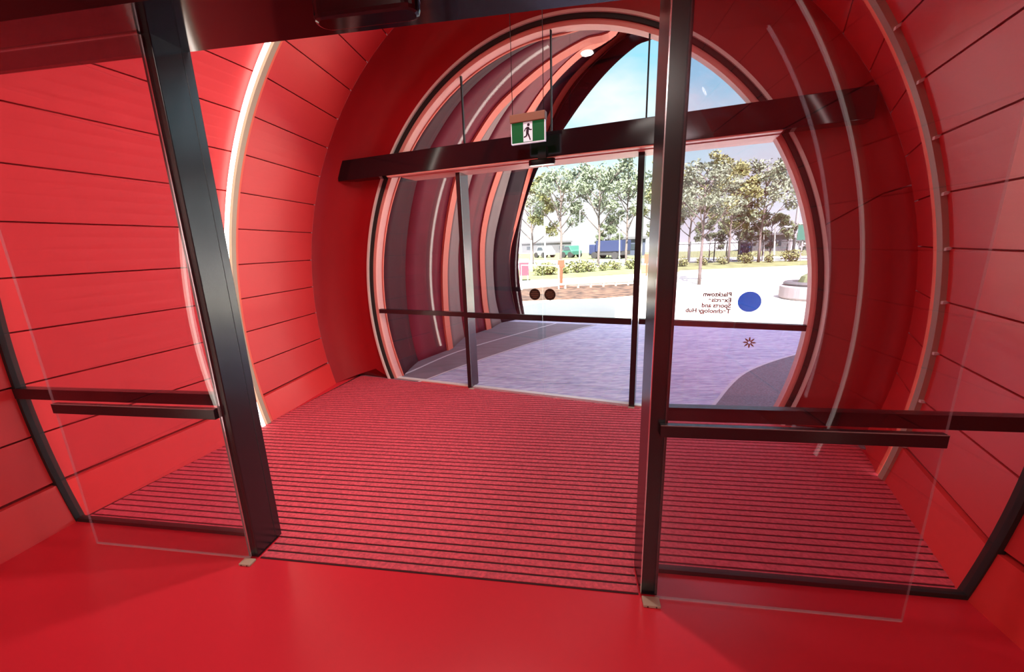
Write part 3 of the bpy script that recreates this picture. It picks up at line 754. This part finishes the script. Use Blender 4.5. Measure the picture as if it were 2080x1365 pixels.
# ------------------------------------------------------------------ ground outside
def ground(name, pts, z, m, label, cat, th=0.05, kind='structure'):
    mb = MB(); mb.prism([(p[0], p[1], z - th) for p in pts], (0, 0, th)); return tag(mb.build(name, m), label, cat, kind=kind)
ground('ground_plain', [(-120, 6), (160, 6), (160, 300), (-120, 300)], -0.03, 'road', 'wide pale ground out to the horizon', 'ground')
ground('plaza', [OU.pt(-12, 4.3, 0), OU.pt(14, 4.3, 0), (34, 16), (34, 19.5), (9.6, 21.6), (-14, 24)], -0.005, 'plaza', 'sunlit cream concrete plaza', 'paving')
ground('stone_paving', [OU.pt(-12, 0.05, 0), OU.pt(10, 0.05, 0), OU.pt(14, 4.4, 0), OU.pt(-12, 4.4, 0)], -0.002, 'stone_paving', 'purple grey stone paving right outside the far doors', 'paving', th=0.04)
bandL = [fl(800, 766), fl(830, 757), fl(920, 718), fl(1010, 690), fl(1100, 665), fl(1130, 657)]
bandR = [fl(850, 776), fl(870, 770), fl(950, 740), fl(1070, 700), fl(1170, 670), fl(1210, 660)]
def flat_strip(a, b, z, th, m, name, label, cat, kind='structure'):
    mb = MB(); L = spline(a, 40); R = spline(b, 40)
    mb.profile([[(p[0], p[1], z) for p in L], [(p[0], p[1], z) for p in R], [(p[0], p[1], z - th) for p in R], [(p[0], p[1], z - th) for p in L]])
    return tag(mb.build(name, m), label, cat, kind=kind)
farL = [p + np.array([-1.9, 0.9, 0]) for p in bandL]
def mv(c, d): return [p + np.array(d) for p in c]
flat_strip(mv(bandL, (-2.2, 0.8, 0)), bandR, 0.002, 0.003, 'dark_paver', 'dark_paving_band', 'dark paving band sweeping out beside the shells', 'paving')
for c in (bandL, bandR):
    flat_strip(mv(c, (-0.012, 0.008, 0)), mv(c, (0.012, -0.008, 0)), 0.005, 0.003, 'joint_line', 'paving_joint', 'pale joint line edging the dark paving band', 'paving joint')
asph = [fl(1430, 850), fl(1450, 825), fl(1520, 755), fl(1640, 715), fl(1760, 695)]
flat_strip(asph, mv(asph, (4.5, -3.0, 0)), 0.004, 0.004, 'asphalt', 'asphalt_wedge', 'dark asphalt wedge at the right of the paving', 'paving')
flat_strip(mv(asph, (-0.02, 0.012, 0)), mv(asph, (0.005, -0.003, 0)), 0.006, 0.003, 'joint_line', 'paving_joint', 'pale joint line edging the asphalt wedge', 'paving joint')
bed = [fl(1040, 612), fl(1120, 609), fl(1215, 606), fl(1290, 600), fl(1300, 583), fl(1290, 577), fl(1200, 580), fl(1130, 582), fl(1040, 590)]
ground('garden_bed', bed, 0.02, 'mulch', 'brown mulch garden bed beyond the far doors', 'garden bed', th=0.05)
g2 = [fl(1000, 572), fl(1120, 567), fl(1290, 556), fl(1440, 549), fl(1660, 537), fl(1700, 529), fl(1440, 533), fl(1290, 540), fl(1120, 546), fl(1000, 550)]
ground('grass_verge', g2, 0.03, 'grass', 'strip of dry grass between plaza and street', 'grass', th=0.08)
ground('grass_field', [fl(1000, 530), fl(1700, 518), fl(1700, 506), fl(1000, 516)], 0.01, 'grass', 'far grass across the street', 'grass', th=0.05)
ground('kerb', [fl(1380, 551), fl(1660, 539), fl(1660, 541), fl(1380, 553.5)], 0.04, 'concrete', 'low concrete kerb along the grass verge', 'kerb', th=0.10)

# timber edging rail of the garden bed
er = thing('edging_rail', fl(1200, 582), 'low pale timber rail along the back of the mulch bed', 'rail')
ra, rb_ = fl(1135, 588), fl(1288, 580)
mb = MB().tube([ra + ZV * 0.16, rb_ + ZV * 0.16], 0.045, 8); mb.build('rail', 'timber', er)
for k in range(6):
    p = ra + (rb_ - ra) * (k + 0.5) / 6; MB().tube([p, p + ZV * 0.15], 0.04, 8).build('short_post', 'timber', er)

# shrubs and grasses as individual low plants
rnd = random.Random(4)
def leafy(mb, c, r, n, s, flat=1.0):
    for _ in range(n):
        while True:
            d = np.array([rnd.uniform(-1, 1), rnd.uniform(-1, 1), rnd.uniform(-1, 1)])
            if d @ d <= 1: break
        p = c + d * r * np.array([1, 1, flat]); a = np.array([rnd.gauss(0, 1) for _ in range(3)]); a /= np.linalg.norm(a)
        b = np.cross(a, [rnd.gauss(0, 1) for _ in range(3)]); b /= np.linalg.norm(b)
        l = s * rnd.uniform(0.6, 1.3); w = l * 0.42
        mb.quad(p - a * l, p - b * w, p + a * l, p + b * w)
def tree_proto(height, spread, seed, leafmat, clear=0.38, dens=1.0, leaf=0.11):
    rnd.seed(seed); t = thing('tree', (0, 0, 0), 'tree', 'tree', 'trees across the plaza')
    mb = MB(); lean = rnd.uniform(-0.25, 0.25); H = height
    path = [np.array([lean * (k / 6) ** 2 + rnd.uniform(-.04, .04) * (k > 0), rnd.uniform(-.04, .04) * (k > 0), H * 0.86 * k / 6]) for k in range(7)]
    rad = [H * 0.013 * (1.05 - 0.85 * k / 6) for k in range(7)]; mb.tube(path, rad, 7)
    tips = [(path[-1], spread * 0.30)]
    nb = 15
    for k in range(nb):
        f = clear + (0.95 - clear) * k / nb; z = f * 6; i = min(int(z / 0.86 * 0.86), 5); base = path[min(int(f / 0.86 * 6), 5)] * 1.0
        base = path[0] * 0 + np.array([lean * (f) ** 2, 0, H * 0.86 * f])
        a = k * 2.4 + rnd.uniform(-.4, .4); ln = spread * (0.95 - 0.55 * f) * rnd.uniform(0.7, 1.15)
        e = base + np.array([math.cos(a) * ln, math.sin(a) * ln, ln * rnd.uniform(0.7, 1.2)])
        mdl = (base + e) / 2 + np.array([0, 0, -0.06 * ln])
        mb.tube([base, mdl, e], [H * 0.0055, H * 0.004, H * 0.002], 5)
        for q in range(3):
            a2 = a + rnd.uniform(-1.1, 1.1); e2 = mdl + (e - mdl) * rnd.uniform(0.3, 1) + np.array([math.cos(a2), math.sin(a2), rnd.uniform(0.1, 0.9)]) * ln * 0.42
            mb.tube([mdl + (e - mdl) * 0.3, e2], [H * 0.0028, H * 0.0012], 4, cap=False); tips.append((e2, spread * rnd.uniform(0.13, 0.24)))
        tips.append((e, spread * rnd.uniform(0.16, 0.28)))
    mb.build('trunk', 'bark', t, smooth=True, fix=False)
    mb = MB()
    for p, r in tips: leafy(mb, p, r, int(60 * dens), leaf * 1.1, 0.75)
    mb.build('foliage', leafmat, t, fix=False)
    return t
def plant(proto, px, py, scale, label, rot, first, group='trees across the plaza'):
    o = proto if first else copy_tree(proto)
    p = fl(px, py); o.location = (p[0], p[1], -0.02); o.scale = (scale,) * 3; o.rotation_euler = (0, 0, rot); o['label'] = label; o['group'] = group
    return o
pa = tree_proto(4.6, 1.25, 11, 'leaf_sage', 0.42, 0.9, 0.065)
pb = tree_proto(7.0, 2.3, 5, 'leaf_sage', 0.34, 1.0, 0.11)
pc = tree_proto(7.0, 2.1, 21, 'leaf_olive', 0.25, 1.2, 0.12)
pd = tree_proto(6.0, 2.2, 31, 'leaf_dark', 0.15, 1.5, 0.13)
def Hat(px, py, top):      # scale factor helper: height seen between foot pixel and top pixel
    g = fl(px, py); n = np.array([g[0], g[1], 0]); n /= np.linalg.norm(n); return onplane(px, top, g, n)[2]
specs = [ # proto, base height, px, foot y, top y, label
    (pa, 4.6, 1420, 578, 305, 'slender young tree standing alone on the sunlit plaza right of the near right post'),
    (pb, 7.0, 1139, 541, 318, 'thin tree seen just right of the far door seam'),
    (pb, 7.0, 1215, 540, 312, 'tall open crowned tree in the middle of the far doors'),
    (pb, 7.0, 1272, 538, 322, 'tall tree just left of the far right jamb'),
    (pc, 7.0, 1082, 540, 330, 'tree at the left edge of the daylight beside the shells'),
    (pc, 7.0, 1478, 536, 312, 'olive tree immediately right of the lone plaza tree'),
    (pb, 7.0, 1540, 534, 308, 'tall tree at the right of the row, below the right end of the header'),
    (pc, 7.0, 1345, 537, 330, 'tree partly hidden by the near right post'),
    (pb, 7.0, 1398, 536, 340, 'background tree close behind the lone plaza tree'),
    (pd, 6.0, 1562, 530, 425, 'low dark tree by the fence at the right of the row'),
    (pd, 6.0, 1498, 528, 420, 'dense low tree behind the fence'),
    (pd, 6.0, 1440, 528, 440, 'low dark tree behind the fence, left of the blue bin'),
    (pd, 6.0, 1640, 526, 450, 'small dark tree at the right edge of the opening'),
    (pd, 6.0, 1236, 524, 452, 'distant dark tree left of the slate building'),
]
seen = set()
for pr, bh, px, fy, ty, lab in specs:
    h = Hat(px, fy, ty); plant(pr, px, fy, h / bh, lab, rnd.uniform(0, 6.28), id(pr) not in seen); seen.add(id(pr))
# shrubs
sp = thing('shrub', (0, 0, 0), 'shrub', 'shrub')
mb = MB(); rnd.seed(9)
for _ in range(6): leafy(mb, np.array([rnd.uniform(-.25, .25), rnd.uniform(-.25, .25), rnd.uniform(.15, .35)]), 0.22, 60, 0.06)
mb.build('leaves', 'leaf_olive', sp, fix=False)
mb = MB()
for k in range(5): mb.tube([(0, 0, 0), (0.15 * math.cos(k * 1.26), 0.15 * math.sin(k * 1.26), 0.35)], 0.012, 5)
mb.build('stems', 'bark', sp, fix=False)
shr = [(1150, 556), (1172, 555), (1196, 553), (1222, 551), (1250, 549), (1278, 547), (1120, 558), (1098, 560), (1390, 542), (1425, 540), (1470, 538), (1515, 536), (1560, 534), (1605, 532)]
SHL = ['low olive shrub just right of the orange red marker post', 'small shrub right of the marker post, second from it', 'shrub on the grass strip below the teal car',
       'shrub on the grass strip left of the blue truck', 'shrub on the grass strip below the middle of the blue truck', 'shrub on the grass strip against the far right door jamb',
       'shrub between the far door seam and the orange red marker post', 'shrub above the white bicycle rail at the door seam', 'shrub just right of the near right post, leftmost before the street fence',
       'shrub right behind the trunk of the lone plaza tree', 'shrub before the street fence, left of the blue bin', 'shrub before the street fence at the foot of the blue bin',
       'shrub before the street fence below the low dark tree', 'shrub before the street fence below the green road sign']
for k, (x, y) in enumerate(shr):
    o = sp if k == 0 else copy_tree(sp)
    p = fl(x, y); o.location = (p[0], p[1], 0.03); s = rnd.uniform(0.7, 1.3); o.scale = (s * 1.4, s * 1.2, s); o.rotation_euler = (0, 0, rnd.uniform(0, 6))
    o['label'] = SHL[k]
    o['group'] = 'shrubs on the grass strip' if k < 8 else 'shrubs in front of the street fence'

# street fence on the right
fa, fb = fl(1375, 537), fl(1668, 527)
fnc = thing('street_fence', (fa + fb) / 2, 'thin grey railing fence along the street behind the trees', 'fence')
d = fb - fa; L = np.linalg.norm(d[:2])
mb = MB()
for z in (0.12, 1.25): mb.tube([fa + ZV * z, fb + ZV * z], 0.03, 5)
mb.build('rails', 'fence_grey', fnc)
for k in range(13):
    p = fa + d * k / 12; MB().tube([p, p + ZV * 1.4], 0.04, 6).build('post', 'fence_grey', fnc)
mb = MB()
for k in range(120):
    p = fa + d * (k + .5) / 120; mb.tube([p + ZV * 0.12, p + ZV * 1.25], 0.009, 4)
w = mb.build('pickets', 'fence_grey', fnc); w['kind'] = 'stuff'

# poles
def pole(name, px, fy, tx, ty, r, label, cat, m='grey_steel', arm=None, cross=False):
    g = fl(px, fy); n = np.array([g[0], g[1], 0]); n /= np.linalg.norm(n); top = onplane(tx, ty, g, n)
    t = thing(name, g, label, cat); MB().tube([g, top], [r, r * 0.7], 8).build('shaft', m, t)
    side = np.cross(n, ZV)
    if cross:
        for f_, w_ in ((0.93, 0.8), (0.86, 0.6)):
            c = g + (top - g) * f_; mb = MB(); mb.tube([c - side * w_, c + side * w_], r * 0.5, 6); mb.build('crossarm', m, t)
    if arm:
        mb = MB(); mb.tube([top, top + side * arm + ZV * 0.15], r * 0.5, 6); mb.tube([top + side * arm + ZV * 0.12, top + side * arm * 1.35 + ZV * 0.12], r * 0.9, 6); mb.build('lamp_arm', m, t)
    return t
pole('utility_pole', 1609, 530, 1626, 382, 0.10, 'tall grey power pole at the right edge of the opening', 'pole', cross=True)
pole('utility_pole', 1596, 528, 1618, 450, 0.12, 'shorter grey pole behind the fence at the right', 'pole', cross=True)
pole('lamp_post', 1177, 545, 1178, 428, 0.05, 'slim street lamp between the trees seen through the far doors', 'lamp post', arm=0.35)
pole('lamp_post', 1258, 545, 1259, 440, 0.045, 'slim street lamp near the slate building', 'lamp post', arm=0.3)
pole('flag_pole', 1108, 556, 1106, 440, 0.05, 'white pole immediately right of the far door seam', 'pole', 'white_paint')
pole('flag_pole', 1080, 552, 1079, 488, 0.06, 'short white pole at the left of the far doors', 'pole', 'white_paint')
pole('flag_pole', 1550, 531, 1552, 462, 0.05, 'white pole behind the street fence right of the blue bin', 'pole', 'white_paint')
pole('flag_pole', 1572, 531, 1575, 455, 0.05, 'white pole farthest right behind the street fence', 'pole', 'white_paint')
# orange marker
g = fl(1140, 584); n = np.array([g[0], g[1], 0]); n /= np.linalg.norm(n)
t = thing('marker_post', g, 'orange red marker post in the mulch bed', 'post')
MB().tube([g, g + ZV * 0.72], 0.055, 8).build('post_body', 'orange_red', t)
fr = Frame(g, math.degrees(math.atan2(-n[0], n[1])))
MB().box(fr, -0.12, 0.12, -0.05, 0.05, 0.70, 0.98).build('head_plate', 'orange_red', t, bevel=0.02)
g = fl(1064, 572); n = np.array([g[0], g[1], 0]); n /= np.linalg.norm(n); fr = Frame(g, math.degrees(math.atan2(-n[0], n[1])))
t = thing('street_sign', g, 'pink red sign board on legs at the left edge of the daylight', 'sign')
MB().box(fr, -0.18, 0.22, -0.02, 0.02, 0.25, 0.80).build('sign_board', 'sign_pink', t)
for s in (-0.13, 0.17): MB().box(fr, s - .015, s + .015, -0.01, 0.01, 0, 0.26).build('leg', 'white_paint', t)
MB().box(fr, -0.18, 0.22, -0.025, 0.025, 0.80, 0.95).build('white_header', 'white_paint', t)
g = fl(1313, 560); n = np.array([g[0], g[1], 0]); n /= np.linalg.norm(n); fr = Frame(g, math.degrees(math.atan2(-n[0], n[1])))
t = thing('marker_post', g, 'second orange red marker beside the near right post', 'post')
MB().box(fr, -0.12, 0.12, -0.04, 0.04, 0.55, 0.95).build('head_plate', 'orange_red', t)
MB().tube([g, g + ZV * 0.6], 0.04, 8).build('post_body', 'orange_red', t)
# railing of the plaza (white) left
t = thing('bicycle_rail', fl(1090, 588), 'low white tubular rail on the plaza left of the mulch bed', 'rail')
a, b = fl(1060, 590), fl(1135, 588)
MB().tube([a, a + ZV * 0.85, b + ZV * 0.80, b], 0.022, 6).build('hoop', 'white_paint', t)
MB().tube([a + ZV * 0.15, b + ZV * 0.15], 0.018, 6).build('lower_rail', 'white_paint', t)
# vehicles and buildings across the street
def building(px0, px1, fy, ty, m, label, depth=8, roofm='grey_wall'):
    a, b = fl(px0, fy), fl(px1, fy); n = (a + b) / 2; n[2] = 0; n /= np.linalg.norm(n); h = onplane((px0 + px1) / 2, ty, (a + b) / 2, n)[2]
    t = thing('building', (a + b) / 2, label, 'building'); mb = MB()
    mb.hexa([p + ZV * z for z in (0, h) for p in (a, b, b + n * depth, a + n * depth)]); mb.build('walls', m, t)
    mb = MB(); e_ = (b - a) / np.linalg.norm(b - a) * 0.3
    mb.hexa([p + ZV * z for z in (h, h + 0.25) for p in (a - e_ - n * .3, b + e_ - n * .3, b + e_ + n * depth, a - e_ + n * depth)]); mb.build('roof', roofm, t)
    L = np.linalg.norm(b - a); k = max(2, int(L / 4)); u = (b - a) / L
    for i in range(k):
        c = a + (b - a) * (i + 0.5) / k - n * 0.04; mb = MB()
        mb.hexa([c + u * x + n * y + ZV * z for z in (h * .35, h * .7) for x, y in ((-.7, 0), (.7, 0), (.7, .03), (-.7, .03))]); mb.build('window', 'window_dark', t)
    return t
building(1238, 1310, 519, 486, 'slate_wall', 'slate blue building across the street, left of the far right jamb')
building(1060, 1160, 514, 494, 'grey_wall', 'low grey building across the street at the left of the daylight')
building(1500, 1600, 510, 478, 'grey_wall', 'grey building half hidden behind the fence and trees at right')
def vehicle(px0, px1, fy, h, m, label, cat='car', box=False):
    a, b = fl(px0, fy), fl(px1, fy); u = (b - a); L = np.linalg.norm(u); u /= L; n = np.array([-u[1], u[0], 0])
    fr = Frame(a, math.degrees(math.atan2(u[1], u[0]))); t = thing('truck' if box else 'car', a + u * L / 2, label, cat)
    w = 1.8
    if box:
        MB().box(fr, L * .22, L, 0, w, 0.7, h).build('cargo_box', 'white_paint' if m == 'white_paint' else m, t, bevel=0.03)
        MB().box(fr, 0, L * .2, 0, w, 0.4, h * .8).build('cab', m, t, bevel=0.1)
        MB().box(fr, 0, L, 0.1, w - .1, 0.35, 0.7).build('chassis', 'tyre', t)
    else:
        pr = [(0, .3), (0, .75 * h / 1.5), (L * .18, .9 * h / 1.5), (L * .32, h), (L * .72, h), (L * .9, .95 * h / 1.5), (L, .85 * h / 1.5), (L, .3)]
        mb = MB(); mb.prism([fr.pt(s, 0, z) for s, z in pr], fr.n * w); mb.build('body', m, t, bevel=0.05)
        mb = MB(); mb.prism([fr.pt(s, -0.02, z) for s, z in ((L * .24, .95 * h / 1.5), (L * .35, h * .94), (L * .70, h * .94), (L * .82, .98 * h / 1.5))], fr.n * (w + .04)); mb.build('windows', 'window_dark', t)
    for s in (L * .18, L * .8):
        for nn in (0.0, w - .2):
            c = fr.pt(s, nn - 0.02, 0.33); MB().tube([c, c + fr.n * 0.24], 0.33, 14).build('wheel', 'tyre', t)
    return t
vehicle(1195, 1262, 526, 1.7, 'blue_body', 'long blue truck across the street seen through the far doors', 'truck', True)
vehicle(1140, 1162, 524, 1.3, 'green_sign', 'teal car across the street left of the blue truck')
vehicle(1085, 1108, 524, 1.3, 'white_paint', 'white car across the street behind the far door seam')
g = fl(1512, 531); fr = Frame(g, -25)
t = thing('rubbish_bin', g, 'blue box shaped bin standing by the street fence', 'bin')
MB().box(fr, -0.35, 0.35, -0.3, 0.3, 0.05, 1.15).build('bin_body', 'blue_body', t, bevel=0.03); MB().box(fr, -0.38, 0.38, -0.33, 0.33, 1.15, 1.23).build('lid', 'slate_wall', t, bevel=0.02)
g = fl(1637, 531); n = np.array([g[0], g[1], 0]); n /= np.linalg.norm(n); fr = Frame(g, math.degrees(math.atan2(-n[0], n[1])))
t = thing('road_sign', g, 'green road sign on posts at the right edge of the opening', 'sign')
MB().box(fr, -0.6, 0.9, -0.03, 0.03, 1.3, 2.2).build('sign_board', 'green_sign', t)
for s in (-0.3, 0.6): MB().box(fr, s - .04, s + .04, 0.03, 0.08, 0, 2.2).build('post', 'grey_steel', t)
# round concrete seat at the right of the plaza
c = fl(1645, 606); t = thing('planter', c, 'round grey concrete planter on the plaza at the right edge of the opening', 'planter')
mb = MB(); rows = []
for r, z in ((0.62, 0), (0.66, 0.05), (0.66, 0.30), (0.62, 0.33), (0.50, 0.33), (0.50, 0.26), (0.0, 0.26)):
    rows.append([c + np.array([max(r, .001) * math.cos(2 * math.pi * k / 32), max(r, .001) * math.sin(2 * math.pi * k / 32), z]) for k in range(32)])
mb.grid(rows, True); mb.build('concrete_ring', 'concrete', t, smooth=False)
mb = MB(); rows = []
for r, z in ((0.58, 0.335), (0.60, 0.38), (0.56, 0.42), (0.40, 0.42), (0.40, 0.335)):
    rows.append([c + np.array([r * math.cos(2 * math.pi * k / 32), r * math.sin(2 * math.pi * k / 32), z]) for k in range(32)])
mb.grid(rows, True); mb.build('dark_seat_rim', 'fence_grey', t)
mb = MB(); mb.tube([c + ZV * 0.26, c + ZV * 0.50, c + np.array([0.1, 0, 0.72])], [0.35, 0.25, 0.02], 10); mb.build('plant_mound', 'leaf_dark', t)
